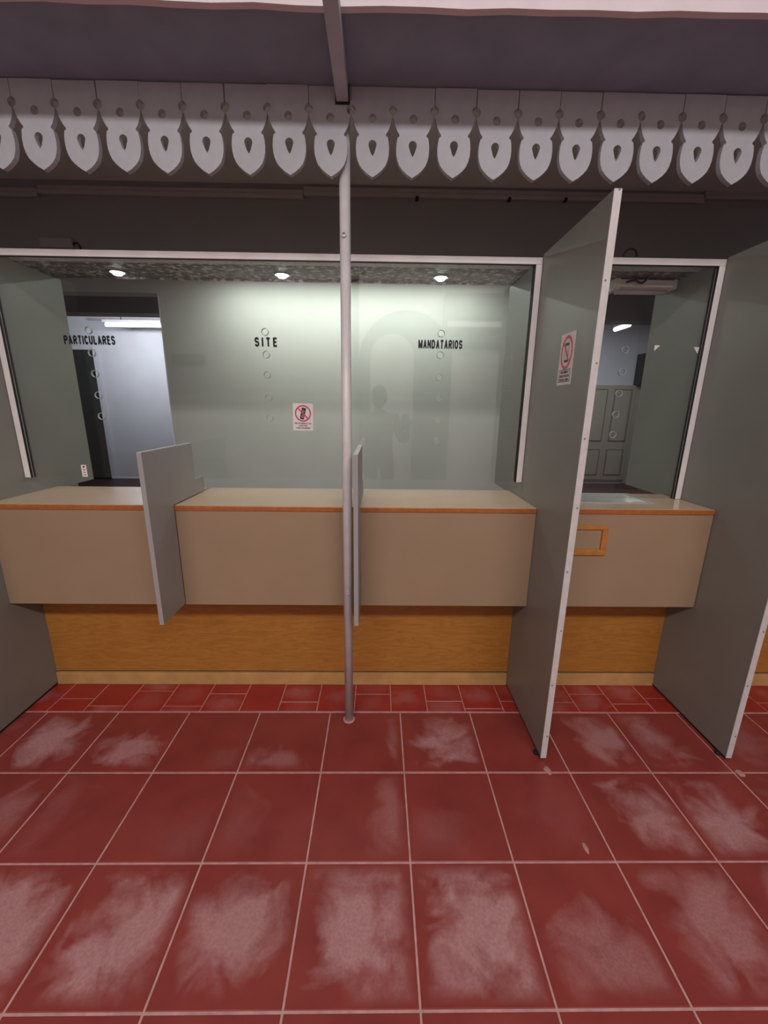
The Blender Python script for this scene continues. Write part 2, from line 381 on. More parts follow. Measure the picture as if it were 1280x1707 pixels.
# chipped filler lumps in front of the two partitions and a scrape running forward
for nm, x, y, rx, ry in (('filler_patch', 0.693, 1.335, .016, .022), ('filler_patch', 1.472, 1.322, .018, .022), ('filler_patch', 0.70, 1.035, .009, .022)):
    bm = bmesh.new(); bmesh.ops.create_icosphere(bm, subdivisions=2, radius=1)
    rr = random.Random(x*y)
    for v in bm.verts: v.co = (v.co.x*rx*rr.uniform(.7, 1.15), v.co.y*ry*rr.uniform(.7, 1.15), v.co.z*.0016)
    link(nm, finish(bm, nm, True), 'filler', floor, (x, y, 0.0))

# ------------------------------------------------------------------ wall below the counters, bulkhead, booth ceiling, canopy
wl = box('wall_front', -3.0, 3.0, YK+.012, 1.935, 0.0, ZCB-.003, 'far_beam'); tag(wl, None, None, None, 'structure')
def kick(x0, x1, lab):
    e = empty('wood_panel', ((x0+x1)/2, YK, 0), lab, 'panel', 'wood panels below the counters')
    box('board', x0+.001, x1-.001, YK, YK+.011, 0.078, ZCB-.001, 'oak', e)
    b = box('plinth', x0+.001, x1-.001, YK-.008, YK+.009, 0.001, 0.068, 'base_wood', e, .002)
    return e
kick(XL, XM0, 'long oak-grained panel with pale plinth under the three joined counters')
kick(XM1, XR0, 'short oak-grained panel with pale plinth under the counter with the tray')
kick(XR1, 2.999, 'sliver of oak-grained panel beyond the rightmost grey partition')
bh = box('wall_bulkhead', -5.0, 5.0, 2.78, 2.86, 2.30, 3.40, 'bulkhead'); tag(bh, 'dark painted bulkhead above the glazing', None, None, 'structure')
for x0, x1 in ((-3.0, XL-.022), (XR1, 3.0)):
    tag(box('wall_side', x0, x1, 1.936, 1.958, ZCB-.002, 2.038, 'laminate_grey'), None, None, None, 'structure')
cb = empty('ceiling_booth', (0, 2.15, 2.046), 'galvanised sheet ceiling strip over the booths', None, None, 'structure')
box('sheet', -3.0, 3.0, 1.966, 2.10, 2.040, 2.0425, 'galvanised_light', cb)
box('sheet', -3.0, 3.0, 2.101, 2.335, 2.045, 2.049, 'galvanised_dark', cb)
box('edge_channel', -3.0, 3.0, 2.336, 2.350, 2.036, 2.052, 'galvanised_dark', cb)
# canopy: dark underside, sloping inner lining, plastered front
cn = empty('ceiling_canopy', (0, 1.6, 2.39), 'dark painted canopy underside with plastered front edge', None, None, 'structure')
box('underside', -3.2, 3.2, 1.321, 1.64, 2.391, 2.43, 'canopy_dark', cn)
tag(box('ceiling_lining', -5.0, 5.0, 1.656, 2.779, 2.665, 2.70, 'canopy_inner'), 'pale lining behind the valance', None, None, 'structure')
box('back_board', -3.2, 3.2, 1.6405, 1.655, 2.391, 2.664, 'canopy_inner', cn)
bm = bmesh.new(); n = 60; rr = random.Random(5)
low = [2.386+rr.uniform(-.0025, .0025)+.003*math.sin(k*.37) for k in range(n+1)]
rows = []
for y in (1.302, 1.3205):
    rows.append([[bm.verts.new((-3.2+6.4*k/n, y, z)) for k in range(n+1)] for z in (0, 1)])
    for k in range(n+1): rows[-1][0][k].co.z = low[k]; rows[-1][1][k].co.z = 3.2
for k in range(n):
    for a, b in ((rows[0][0], rows[0][1]), (rows[1][0], rows[1][1]), (rows[0][0], rows[1][0]), (rows[0][1], rows[1][1])):
        bm.faces.new((a[k], a[k+1], b[k+1], b[k]))
link('plaster_front', finish(bm, 'plaster_front'), 'fascia_plaster', cn, (0, 0, 0))

# steel bracket beam running out from the pole head
br = empty('bracket_beam', (-0.124, 1.57, 2.34), 'square steel beam reaching forward under the canopy from the pole', 'beam')
box('bar', -0.143, -0.105, 0.55, 1.567, 2.343, 2.3905, 'beam_paint', br, .003)
box('end_plate', -0.147, -0.101, 1.5675, 1.5692, 2.338, 2.3905, 'black', br)

# pole
pl = empty('pole', (-0.126, 1.611, 0), 'slim grey steel pole standing on the floor before the counters', 'pole')
cyl('shaft', (-0.128, 1.611, 0.0), (-0.122, 1.611, 2.386), 0.0188, 'pole_paint', pl, 24)
cyl('base_ring', (-0.128, 1.611, 0.0), (-0.128, 1.611, 0.006), 0.027, 'grout', pl, 20)
for z in (1.985, 0.655):
    link('hook', finish(ring_bm(0, 0, .006, .0085, -.0035, 0), 'hook', True), 'pole_paint', pl, (-0.126, 1.5915, z))

# ------------------------------------------------------------------ scalloped valance
va = empty('valance', (0, 1.58, 2.385), 'scalloped cut-out wooden valance hanging from the canopy', 'valance')
P = 0.1326; hw = P/2-.0011; TOP = 2.387
edge = [(hw, 2.3405)]
edge += [(P/2-.0135*math.cos(a), 2.327-.0135*math.sin(a)) for a in [math.radians(-80+160*k/8) for k in range(9)]]
edge += [(.0640, 2.310), (.0610, 2.298), (.0560, 2.284), (.0500, 2.272), (.0430, 2.263), (.0440, 2.2585), (.0490, 2.256), (.0520, 2.243), (.0535, 2.226), (.0525, 2.208), (.0490, 2.193), (.0420, 2.178), (.0310, 2.166), (.0170, 2.155), (0.0, 2.1455)]
right = [(hw, TOP)]+edge
outer = right+[(-x, z) for x, z in reversed(right[:-1])]
drop = [(0.013*math.cos(a), 2.235+.013*math.sin(a)) for a in [math.radians(-20+220*k/12) for k in range(13)]]+[(-.006, 2.213), (0, 2.2035), (.006, 2.213)]
bm = plate(outer, [circle(0, 2.306, .0125, 16), drop], .017)
vme = finish(bm, 'board'); vme.materials.append(MATS['valance_paint'])
for v in vme.vertices: v.co.z -= 2.385
vr = random.Random(11)
for k in range(-22, 25):
    x = -0.163+k*P
    o = link('board', vme, None, va, (x+vr.uniform(-.0012, .0012), 1.571+vr.uniform(-.0006, .0006), 2.385+vr.uniform(-.0015, .001)))
    o.rotation_euler = (0, vr.uniform(-.006, .006), 0)

# cable raceway along the top of the bulkhead
rw = empty('cable_raceway', (0, 2.78, 2.60), 'long painted cable raceway along the top of the dark bulkhead', 'raceway')
xs = [-4.2, -1.98, -0.45, 1.9, 4.6]
for a, b in zip(xs[:-1], xs[1:]):
    z0 = 2.596+.0085*(a+b)/2
    box('channel', a+.001, b-.001, 2.755, 2.7795, z0, z0+.022, 'raceway', rw, .003)
    box('channel', a+.001, b-.001, 2.762, 2.7795, z0+.0235, z0+.046, 'raceway', rw, .003)
for x in (0.21, 0.75, 1.08): box('clip', x-.008, x+.008, 2.75, 2.7797, 2.588+.0085*x, 2.603+.0085*x, 'black', rw)
jb = empty('junction_box', (-1.92, 2.78, 2.31), 'flat dark junction box low on the dark bulkhead, toward the left', 'box')
box('cover', -2.02, -1.83, 2.762, 2.7795, 2.312, 2.362, 'raceway', jb, .004)
tube('lead', [(-1.83, 2.77, 2.33), (-1.80, 2.768, 2.345), (-1.79, 2.768, 2.32), (-1.785, 2.768, 2.305)], .004, 'black', jb)
cbl = tube('cable_loop', [(1.02, 1.926, 2.042), (1.025, 1.92, 2.06), (1.05, 1.915, 2.072), (1.075, 1.92, 2.06), (1.08, 1.926, 2.043)], .004, 'black')
tag(cbl, 'small dark cable loop over the white frame of the tray window', 'cable')

# ------------------------------------------------------------------ partitions
def partition(x0, x1, label, trim=True, sign=1):
    e = empty('partition', ((x0+x1)/2, PY0, 0), label, 'partition', 'tall grey partitions between the booths')
    # board with a notch so that it sits over the plinth and bulkhead
    box('board', x0, x1, PY0+.004, YG-.012, 0.012, PZ, 'laminate_grey', e)
    box('inner_board', x0, x1, YG+.018, PY1, 0.99, 2.0345, 'laminate_grey', e)
    box('web', x0, x1, YG-.0118, YG+.0178, 0.99, 2.0345, 'laminate_grey', e)
    t = box('edge_trim', x0-.001, x1+.001, PY0, PY0+.0038, 0.010, PZ+.001, 'edge_metal', e, .001)
    for k in range(9):
        cyl('screw', ((x0+x1)/2+.003*(-1)**k, PY0, .12+.24*k), ((x0+x1)/2+.003*(-1)**k, PY0-.0012, .12+.24*k), .0032, 'phone_grey', e, 10)
    f = cyl('foot', (x0-.006, PY0+.035, .0), (x0-.006, PY0+.035, .012), .011, 'rubber', e, 14)
    box('bottom_rail', x0+.002, x1-.002, PY0+.006, YG-.07, 0.001, 0.0115, 'rubber', e)
    return e
partition(XL-.022, XL, 'grey laminate partition at the left end of the counters')
partition(XM0, XM1, 'grey laminate partition bearing the no-phone notice, beside the tray counter')
partition(XR0, XR1, 'bare grey laminate partition at the right edge, dark toward the floor')

# ------------------------------------------------------------------ counters
def counter(x0, x1, label, tray=False):
    e = empty('service_counter', ((x0+x1)/2, YC, ZCB), label, 'counter', 'beige service counters')
    y1 = 2.10
    if tray:   # worktop with an opening for the tray
        tx0, tx1, ty0, ty1 = 0.88, 1.262, 1.83, 2.03
        bm = plate([(x0, YC+.004), (x1, YC+.004), (x1, y1-.06), (x0, y1-.06)], [[(tx0, ty0), (tx1, ty0), (tx1, ty1), (tx0, ty1)]], .024)
        for v in bm.verts: v.co = (v.co.x-(x0+x1)/2, v.co.z-YC, v.co.y)
        link('worktop', finish(bm, 'worktop'), 'worktop_beige', e, ((x0+x1)/2, YC, ZC-.024))
    else:
        box('worktop', x0, x1, YC+.004, y1, ZC-.024, ZC, 'worktop_beige', e)
    box('edge_band', x0, x1, YC-.003, YC+.0038, ZC-.021, ZC-.001, 'edge_wood', e, .002)
    box('front_panel', x0, x1, YC+.002, YC+.020, ZCB, ZC-.0245, 'fascia_beige', e, .001)
    box('underside', x0, x1, YC+.021, 2.03, ZCB, ZCB+.018, 'fascia_beige', e)
    box('back_panel', x0, x1, 2.012, 2.03, ZCB+.0185, ZC-(.06 if tray else .0245), 'fascia_beige', e)
    return e
D1a, D1b, D2a, D2b = -0.886, -0.868, -0.095, -0.077
counter(XL+.001, D1a-.0005, 'beige counter under the word PARTICULARES, left of the first divider')
counter(D1b+.0005, D2a-.0005, 'beige counter under the word SITE, between the two dividers')
counter(D2b+.0005, XM0-.001, 'beige counter under the word MANDATARIOS, right of the pole')
c4 = counter(XM1+.001, XR0-.004, 'beige counter with a sunken steel tray and wood-framed drawer', True)
# drawer in the front of the tray counter
dr = box('drawer', 0.772, 0.978, YC-.001, YC+.0018, 0.8175, 0.9085, 'fascia_beige', c4)
for a in ((0.748, 1.003, 0.909, 0.927), (0.748, 1.003, 0.7915, 0.817)):
    box('drawer_frame', a[0], a[1], YC-.008, YC+.0018, a[2], a[3], 'drawer_wood', dr, .002)
for a in ((0.748, 0.7715), (0.979, 1.003)):
    box('drawer_frame', a[0], a[1], YC-.0079, YC+.0018, 0.8172, 0.9088, 'drawer_wood', dr, .002)

def divider(x0, x1, label):
    e = empty('counter_divider', ((x0+x1)/2, 1.51, 0.545), label, 'divider', 'low grey dividers on the counters')
    bm = bmesh.new()
    pr = [(1.511, .546), (1.699, .546), (1.699, 1.003), (2.015, 1.003), (2.015, 1.074), (1.921, 1.074), (1.921, 1.243), (1.511, 1.243)]
    A = [bm.verts.new((x0, y, z)) for y, z in pr]; B = [bm.verts.new((x1, y, z)) for y, z in pr]
    for k in range(len(pr)): bm.faces.new((A[k], A[(k+1) % len(pr)], B[(k+1) % len(pr)], B[k]))
    bm.faces.new(A); bm.faces.new(B[::-1])
    for v in bm.verts: v.co -= Vector(((x0+x1)/2, 1.51, .545))
    link('board', finish(bm, 'board'), 'divider_grey', e, ((x0+x1)/2, 1.51, .545))
    box('edge_strip', x0, x1, 1.5095, 1.5108, .545, 1.2435, 'divider_grey', e)
    box('top_strip', x0, x1, 1.511, 1.921, 1.2432, 1.2446, 'edge_metal', e)
    return e
divider(D1a, D1b, 'low grey divider between the PARTICULARES and SITE counters')
divider(D2a, D2b, 'low grey divider right behind the pole, seen nearly edge-on')

# steel tray under the glass
ty = empty('deal_tray', (1.07, 1.93, ZC), 'sunken stainless steel tray under the glass of the right-hand counter', 'tray')
bm = bmesh.new(); n = 14; A = []
for k in range(n+1):
    u = k/n; y = 1.832+u*.196; z = ZC+.0015-.035*math.sin(math.pi*u)**.7
    A.append([bm.verts.new((x, y, z)) for x in (.886, 1.258)])
for k in range(n): bm.faces.new((A[k][0], A[k][1], A[k+1][1], A[k+1][0]))
for s in (0, 1):
    bm.faces.new([A[k][s] for k in range(n+1)] if s == 0 else [A[k][s] for k in range(n, -1, -1)])
link('bowl', finish(bm, 'bowl', False), 'tray_steel', ty, (0, 0, 0))
for a in ((.868, 1.276, 1.818, 1.832), (.868, 1.276, 2.028, 2.040), (.868, .886, 1.8321, 2.0279), (1.258, 1.276, 1.8321, 2.0279)):
    box('rim', a[0], a[1], a[2], a[3], ZC+.0005, ZC+.0025, 'tray_steel', ty)

# ------------------------------------------------------------------ glazing
def window(name, x0, x1, z0, z1, cols_, posts_to, label):
    w = empty(name, ((x0+x1)/2, YG, z0), label, None, None, 'structure')
    fw = .026
    box('head_bar', x0, x1, YG-.010, YG+.015, z1-fw, z1, 'frame_white', w, .0015)
    for a, b in ((x0, x0+fw), (x1-fw, x1)): box('post', a, b, YG-.010, YG+.015, posts_to, z1-fw-.0003, 'frame_white', w, .0015)
    px0, px1, pz1 = x0+fw+.0005, x1-fw-.0005, z1-fw-.0005
    for a, b in ((px0, px0+.004), (px1-.004, px1)): box('gasket', a, b, YG-.009, YG-.0006, posts_to, pz1, 'gasket', w)
    for a, b in ((px0, px0+.0045), (px1-.0045, px1)): box('gasket', a, b, YG+.0086, YG+.0155, posts_to, pz1, 'gasket', w)
    box('gasket', px0, px1, YG-.009, YG-.0006, pz1-.003, pz1, 'gasket', w)
    R = .0150
    holes = [circle(cx, cz, R, 24) for cx, cz in cols_]
    bm = plate([(px0, z0), (px1, z0), (px1, pz1), (px0, pz1)], holes, .008)
    p = link('pane', finish(bm, 'pane'), 'glass', w, (0, YG, 0))
    for cx, cz in cols_:
        link('hole_rim', finish(ring_bm(0, 0, R-.0016, R+.0003, -.0006, .0086), 'hole_rim', True), 'glass_rim', p, (cx, YG, cz))
    return w
w1 = window('window_1', XL+.0015, XM0-.0015, 1.080, 2.0305,
    [(-1.264, z) for z in (1.724, 1.631, 1.544, 1.452, 1.360)]+[(-.501, z) for z in (1.727, 1.634, 1.549, 1.451, 1.361)]+[(.269, z) for z in (1.731, 1.642, 1.548, 1.457, 1.361, 1.266)], 1.076,
    'wide glass screen in a white frame above the three joined counters')
w2 = window('window_2', XM1+.0015, XR0-.0015, 1.004, 2.036, [(1.0915, z) for z in (1.675, 1.581, 1.488, 1.395, 1.303)], 1.001,
    'narrow glass screen in a white frame above the tray counter')
for body, x0, x1, z0, z1, bold in (('PARTICULARES', -1.374, -1.153, 1.664, 1.702, .05), ('SITE', -.548, -.451, 1.665, 1.705, .05), ('MANDATARIOS', .170, .364, 1.667, 1.705, .05)):
    o = link('lettering', block_text(body, x1-x0, z1-z0, .52 if body == 'SITE' else .28), 'black_vinyl', w1, ((x0+x1)/2, YG-.0002, (z0+z1)/2))
    o['label'] = 'black capital lettering on the glass'
for pts, lb in ((((1.218, 1.695), (1.243, 1.695), (1.2195, 1.672)), 'white triangle sticker on the tray window, nearer the no-phone partition'), (((1.393, 1.690), (1.419, 1.690), (1.416, 1.662)), 'white triangle sticker on the tray window, beside the right white post')):
    bm = bmesh.new(); c = Vector((sum(p[0] for p in pts)/3, YG, sum(p[1] for p in pts)/3))
    A = [bm.verts.new((x-c.x, -.0003, z-c.z)) for x, z in pts]; B = [bm.verts.new((x-c.x, -.0011, z-c.z)) for x, z in pts]
    bm.faces.new(A); bm.faces.new(B[::-1])
    for k in range(3): bm.faces.new((A[k], A[(k+1) % 3], B[(k+1) % 3], B[k]))
    tag(link('triangle_sticker', finish(bm, 'sticker'), 'paper_white', None, c), lb, 'sticker', 'triangle stickers')

# notices (built facing -Y, then turned where needed)
def notice(name, loc, w, h, label, phone=True, rotz=0.0, tilt=0.0):
    e = empty(name, loc, label, 'sign')
    def put(nm, me, mat, x=0, y=0, z=0):
        o = bpy.data.objects.new(nm, me); COL.objects.link(o); me.materials.append(MATS[mat]); o.parent = e; o.location = (x, y, z); return o
    def slab(nm, x0, x1, z0, z1, y0, y1, mat, ang=0):
        bm = bmesh.new(); bmesh.ops.create_cube(bm, size=1)
        for v in bm.verts: v.co = (v.co.x*(x1-x0), v.co.y*(y1-y0), v.co.z*(z1-z0))
        if ang: bmesh.ops.rotate(bm, verts=bm.verts, matrix=Matrix.Rotation(ang, 3, 'Y'))
        return put(nm, finish(bm, nm), mat, (x0+x1)/2, (y0+y1)/2, (z0+z1)/2)
    slab('sheet', -w/2, w/2, -h/2, h/2, -.0012, -.0002, 'paper_white')
    if phone:
        R = w*.40; cz = h*.5-R-w*.08
        put('red_ring', finish(ring_bm(0, 0, R*.84, R, -.0020, -.0013), 'ring'), 'sign_red', 0, 0, cz)
        p = slab('phone_picture', -R*.26, R*.26, cz-R*.72, cz+R*.68, -.0019, -.0013, 'black', math.radians(12))
        slab('phone_screen', -R*.17, R*.17, cz+R*.0, cz+R*.42, -.00215, -.0020, 'phone_grey', math.radians(12))
        slab('phone_keys', -R*.22, R*.18, cz-R*.58, cz-R*.16, -.00215, -.0020, 'phone_grey', math.radians(12))
        slab('red_bar', -R*.92, R*.92, cz-R*.075, cz+R*.075, -.0025, -.0022, 'sign_red', math.radians(45))
        zt = cz-R-h*.045
        for k, (t, ww) in enumerate((('PROHIBIDO EL', .84), ('USO DE', .42), ('CELULARES', .70))):
            put('lettering', text_mesh(t, w*ww, h*.055, .02), 'ink', 0, -.0013, zt-h*.085*k-h*.02)
    else:
        R = w*.40; cz = h*.5-R-h*.10
        def oval(r0, r1): 
            b = ring_bm(0, 0, r0, r1, -.0020, -.0013)
            for v in b.verts: v.co.z *= 1.28
            return finish(b, 'ring')
        cz = h*.5-R*1.28-h*.045
        put('red_ring', oval(R*.82, R), 'sign_red', 0, 0, cz)
        for z_, s in ((.62, 1), (-.66, -1)): slab('phone_end', -R*.30, R*.30, cz+R*(z_-.10), cz+R*(z_+.10), -.0019, -.0013, 'ink')
        for s in (-1, 1): slab('phone_side', s*R*.30-R*.012, s*R*.30+R*.012, cz-R*.6, cz+R*.56, -.0019, -.0013, 'ink')
        slab('red_bar', -R*.86, R*.86, cz-R*.08, cz+R*.08, -.0025, -.0021, 'sign_red', math.radians(54))
        bz0, bz1 = -h*.5+h*.055, -h*.5+h*.30
        for a in ((-w*.40, w*.40, bz1-.002, bz1), (-w*.40, w*.40, bz0, bz0+.002), (-w*.40, -w*.40+.002, bz0, bz1), (w*.40-.002, w*.40, bz0, bz1)):
            slab('border', a[0], a[1], a[2], a[3], -.0018, -.0013, 'ink')
        for k, (t, ww) in enumerate((('PROHIBIDO', .56), ('USAR CELULAR', .68), ('EN ESTA AREA', .66))):
            put('lettering', text_mesh(t, w*ww, h*.050, .01), 'ink', 0, -.0013, bz1-h*.052-h*.073*k)
    e.rotation_euler = (0, tilt, rotz)
    return e
notice('phone_notice', (-.348, YG-.0002, 1.367), .092, .121, 'white sign with barred phone on the glass, left of the pole', True, 0, .02)
notice('phone_notice', (XM0-.0002, 1.580, 1.593), .115, .180, 'tall white notice with barred red oval on the grey partition', False, -math.pi/2)
tg = empty('barcode_tag', (-1.382, YG, 1.06), 'tiny white printed tag low on the glass by the dark doorway', 'label')
box('paper', -1.394, -1.370, YG-.0012, YG-.0003, 1.081, 1.137, 'paper_white', tg)
for k in range(4): box('print', -1.386, -1.377, YG-.0018, YG-.0013, 1.088+.012*k, 1.092+.012*k+(.004 if k == 3 else 0), 'ink', tg)

# ------------------------------------------------------------------ downlights in the booth ceiling, hung batten
for x, lb in ((-1.290, 'small round downlight above the PARTICULARES lettering'), (-.485, 'small round downlight above the SITE lettering'), (.300, 'small round downlight above the MANDATARIOS lettering')):
    e = empty('downlight', (x, 2.25, 2.045), lb, 'light', 'round downlights in the booth ceiling')
    cyl('lens', (x, 2.25, 2.029), (x, 2.25, 2.0445), .018, 'spot_light', e, 24, .033)
    b = ring_bm(0, 0, .0335, .040, -.003, .003)
    for v in b.verts: v.co = (v.co.x, v.co.z, v.co.y)
    link('bezel', finish(b, 'bezel', True), 'steel', e, (x, 2.25, 2.0415))
    d = bpy.data.lights.new('downlight_beam', 'SPOT'); d.energy = 3.0; d.spot_size = math.radians(120); d.spot_blend = .8; d.shadow_soft_size = .02; d.color = (.9, 1, .95)
    o = bpy.data.objects.new('downlight_beam', d); COL.objects.link(o); o.location = (x, 2.25, 2.026)
fb = empty('hung_batten', (1.27, 2.24, 1.975), 'unlit white batten lamp hung inside the tray booth', 'lamp')
box('housing', 1.175, 1.437, 2.20, 2.29, 1.999, 2.034, 'batten_white', fb, .004)
box('end_cap', 1.145, 1.1748, 2.195, 2.295, 1.988, 2.038, 'batten_white', fb, .003)
box('end_cap', 1.4372, 1.452, 2.195, 2.295, 1.993, 2.036, 'batten_white', fb, .003)
cyl('tube', (1.175, 2.245, 1.988), (1.437, 2.245, 1.988), .0105, 'frame_white', fb, 14)
for x in (1.22, 1.39): cyl('hanger', (x, 2.245, 2.034), (x, 2.245, 2.0445), .003, 'black', fb, 8)
tube('lead', [(1.20, 2.20, 2.02), (1.23, 2.18, 2.03), (1.26, 2.17, 2.005), (1.29, 2.18, 2.03), (1.30, 2.2, 2.043)], .005, 'black', fb)

# ------------------------------------------------------------------ white wall behind the booths with a doorway, far room
bw = empty('wall_back', (-.3, 3.4, 0), 'white wall behind the glass with a doorway at its left', None, None, 'structure')
box('leaf', -1.673, 1.25, 3.40, 3.52, 0, 3.2, 'white_wall', bw)
box('lintel', -2.60, -1.6735, 3.40, 3.52, 2.226, 3.2, 'white_wall', bw)
box('leaf', -5.0, -2.6005, 3.40, 3.52, 0, 3.2, 'white_wall', bw)  # unseen stretch left of the doorway, added to close off light
box('architrave', -1.6728, -1.668, 3.397, 3.3998, 0, 2.226, 'frame_white', bw)
fl = box('floor_rear', -8, 8, 1.91, 8.2, -0.05, -0.001, 'far_floor'); tag(fl, None, None, None, 'structure')
fw_ = box('wall_far', -8, 8, 8.0, 8.1, 0, 3.4, 'far_wall'); tag(fw_, 'pale bluish wall of the room far behind the glass', None, None, 'structure')
ce = box('ceiling_rear', -8, 8, 2.87, 8.1, 3.4, 3.5, 'far_beam'); tag(ce, None, None, None, 'structure')
for s, x in (('left', -8.1), ('right', 7.9)): tag(box('wall_'+s, x, x+.1, 1.96, 8.0, 0, 3.4, 'far_wall'), None, None, None, 'structure')
tag(box('trim_1', -7.9, 7.9, 5.5, 5.75, 2.50, 3.399, 'far_beam'), 'dark ceiling beam of the room behind', None, None, 'structure')
box('conduit', -5.2, -3.0, 7.93, 7.99, 2.86, 2.90, 'beam_steel', fw_)
# dark green door
d1 = empty('door_1', (-5.5, 7.98, 0), 'dark green door in the far room behind the left window', None, None, 'structure')
box('door_leaf', -6.05, -5.20, 7.955, 7.998, 0.005, 2.365, 'green_door', d1, .004)
for z0, z1 in ((.2, 1.1), (1.25, 2.2)):
    box('panel', -5.95, -5.32, 7.945, 7.9548, z0, z1, 'green_door', d1, .003)
box('door_frame', -5.1995, -5.13, 7.95, 7.998, 0.005, 2.43, 'far_wall', d1)
# cream panelled door seen through the narrow window
d2 = empty('door_2', (4.35, 7.98, 0), 'cream panelled door in the far room behind the tray window', None, None, 'structure')
lf = box('door_leaf', 3.86, 4.83, 7.955, 7.998, 0.08, 1.87, 'cream_door', d2, .004)
for x0, x1 in ((3.93, 4.30), (4.42, 4.76)):
    for z0, z1 in ((.16, .68), (.82, 1.80)):
        box('panel_bed', x0, x1, 7.950, 7.9548, z0, z1, 'door_groove', lf)
        box('panel', x0+.025, x1-.025, 7.940, 7.9498, z0+.025, z1-.025, 'cream_door', lf, .004)
cyl('door_handle', (4.0, 7.93, .95), (4.0, 7.953, .95), .02, 'steel', lf, 12)
box('door_frame', 4.8305, 5.15, 7.94, 7.998, 0.005, 1.90, 'cream_door', d2, .004)
bx = empty('wall_box', (4.95, 7.9, 1.88), 'black box mounted high beside the far cream door', 'box')
box('case', 4.77, 5.08, 7.80, 7.998, 1.88, 2.42, 'black', bx, .01); box('grille', 4.80, 5.05, 7.793, 7.7995, 1.92, 2.36, 'gasket', bx)
def tube_lamp(p0, p1, label):
    p0, p1 = Vector(p0), Vector(p1); e = empty('fluorescent_lamp', (p0+p1)/2, label, 'lamp', 'lit tubes in the far room')
    cyl('tube', p0, p1, .028, 'tube_light', e, 14)
    up = Vector((0, 0, .055))
    d = (p1-p0); bm = bmesh.new(); bmesh.ops.create_cube(bm, size=1); L_ = d.length
    for v in bm.verts: v.co = (v.co.x*L_*1.06, v.co.y*.07, v.co.z*.04)
    bmesh.ops.rotate(bm, verts=bm.verts, matrix=Vector((1, 0, 0)).rotation_difference(d).to_matrix())
    link('housing', finish(bm, 'housing'), 'beam_steel', e, (p0+p1)/2+up)
    for t in (.2, .8):
        c = p0.lerp(p1, t)+up; cyl('hanger', c, (c.x, c.y, 3.399), .008, 'black', e, 8)
tube_lamp((-4.55, 7.4, 2.69), (-3.25, 7.4, 2.69), 'lit fluorescent tube hanging in the room seen through the left doorway')
tube_lamp((3.22, 6.0, 2.487), (3.60, 6.35, 2.61), 'lit fluorescent tube hanging beyond the tray window')

# ------------------------------------------------------------------ hall behind the viewer (shows in the glass)
hw_ = empty('wall_hall', (0, -2.75, 0), 'hall wall opposite the counters with an arched recess', None, None, 'structure')
arch = [(-.31, 0.001)]+[(.395+.705*math.cos(math.pi-a), 2.10+.705*math.sin(a)) for a in [math.pi*k/20 for k in range(21)]]+[(1.10, 0.001)]
arch = [(-.31, 0.001), (1.10, 0.001)]+[(.395+.705*math.cos(a), 2.10+.705*math.sin(a)) for a in [math.pi*k/20 for k in range(21)]]
bm = plate([(-4.5, 0), (-.31, 0)]+[(.395-.705*math.cos(a), 2.10+.705*math.sin(a)) for a in [math.pi*k/20 for k in range(21)]]+[(1.10, 0), (4.5, 0), (4.5, 3.7), (-4.5, 3.7)], [], .05)
link('leaf', finish(bm, 'leaf'), 'hall_wall', hw_, (0, -2.73, 0))
box('recess', -.6, 1.4, -2.86, -2.735, 0, 3.2, 'hall_wall_dark', hw_)
bm = plate([(-.14, 0), (-.14, 2.15)]+[(.19-.33*math.cos(a), 2.15+.33*math.sin(a)) for a in [math.pi*k/16 for k in range(1, 16)]]+[(.52, 2.15), (.52, 0)], [], .03)
link('arched_door', finish(bm, 'arched_door'), 'arch_white', hw_, (0, -2.7345, 0))
tag(box('ceiling_hall', -4.5, 4.5, -2.8, 1.30, 3.70, 3.78, 'hall_wall'), None, None, None, 'structure')
ac = empty('air_conditioner', (1.42, -2.55, 2.5), 'white wall air conditioner reflected in the glass above MANDATARIOS', 'air conditioner')
box('body', .92, 1.92, -2.678, -2.47, 2.50, 3.0, 'ac_white', ac, .03)
box('louvre', .97, 1.87, -2.469, -2.462, 2.545, 2.62, 'hall_wall', ac, .003)
box('slot', .97, 1.87, -2.468, -2.464, 2.66, 2.675, 'black', ac)
sg = empty('hanging_sign', (-2.86, -2.66, 2.0), 'small grey sign with arrow reflected in the glass right of the doorway', 'sign')
box('plate', -3.11, -2.61, -2.678, -2.66, 2.01, 2.15, 'hall_wall_dark', sg)
box('arrow_shaft', -2.76, -2.68, -2.659, -2.656, 2.072, 2.088, 'paper_white', sg); 

# ------------------------------------------------------------------ person standing behind the viewpoint, mirrored in the glass
def skin_obj(name, verts, edges, radii, root, mat, parent, sub=2):
    me = bpy.data.meshes.new(name); me.from_pydata(verts, edges, []); me.materials.append(MATS[mat])
    o = bpy.data.objects.new(name, me); COL.objects.link(o)
    sk = o.modifiers.new('skin', 'SKIN'); sk.use_smooth_shade = True
    layer = me.skin_vertices[0] if me.skin_vertices else None
    if layer is None:
        bpy.context.view_layer.objects.active = o; o.select_set(True); bpy.ops.mesh.customdata_skin_add() ; layer = me.skin_vertices[0]
    for i, r in enumerate(radii):
        rr_ = r if isinstance(r, tuple) else (r, r); layer.data[i].radius = rr_; layer.data[i].use_root = (i == root)
    ss = o.modifiers.new('sub', 'SUBSURF'); ss.levels = sub; ss.render_levels = sub
    dg = bpy.context.evaluated_depsgraph_get(); dg.update()
    m2 = bpy.data.meshes.new_from_object(o.evaluated_get(dg)); bpy.data.objects.remove(o); bpy.data.meshes.remove(me)
    for p in m2.polygons: p.use_smooth = True
    return link(name, m2, mat, parent, wloc(parent))
pe = empty('person', (0, -.62, 0), 'person in a dark jacket holding a phone, seen only mirrored in the glass', 'person')
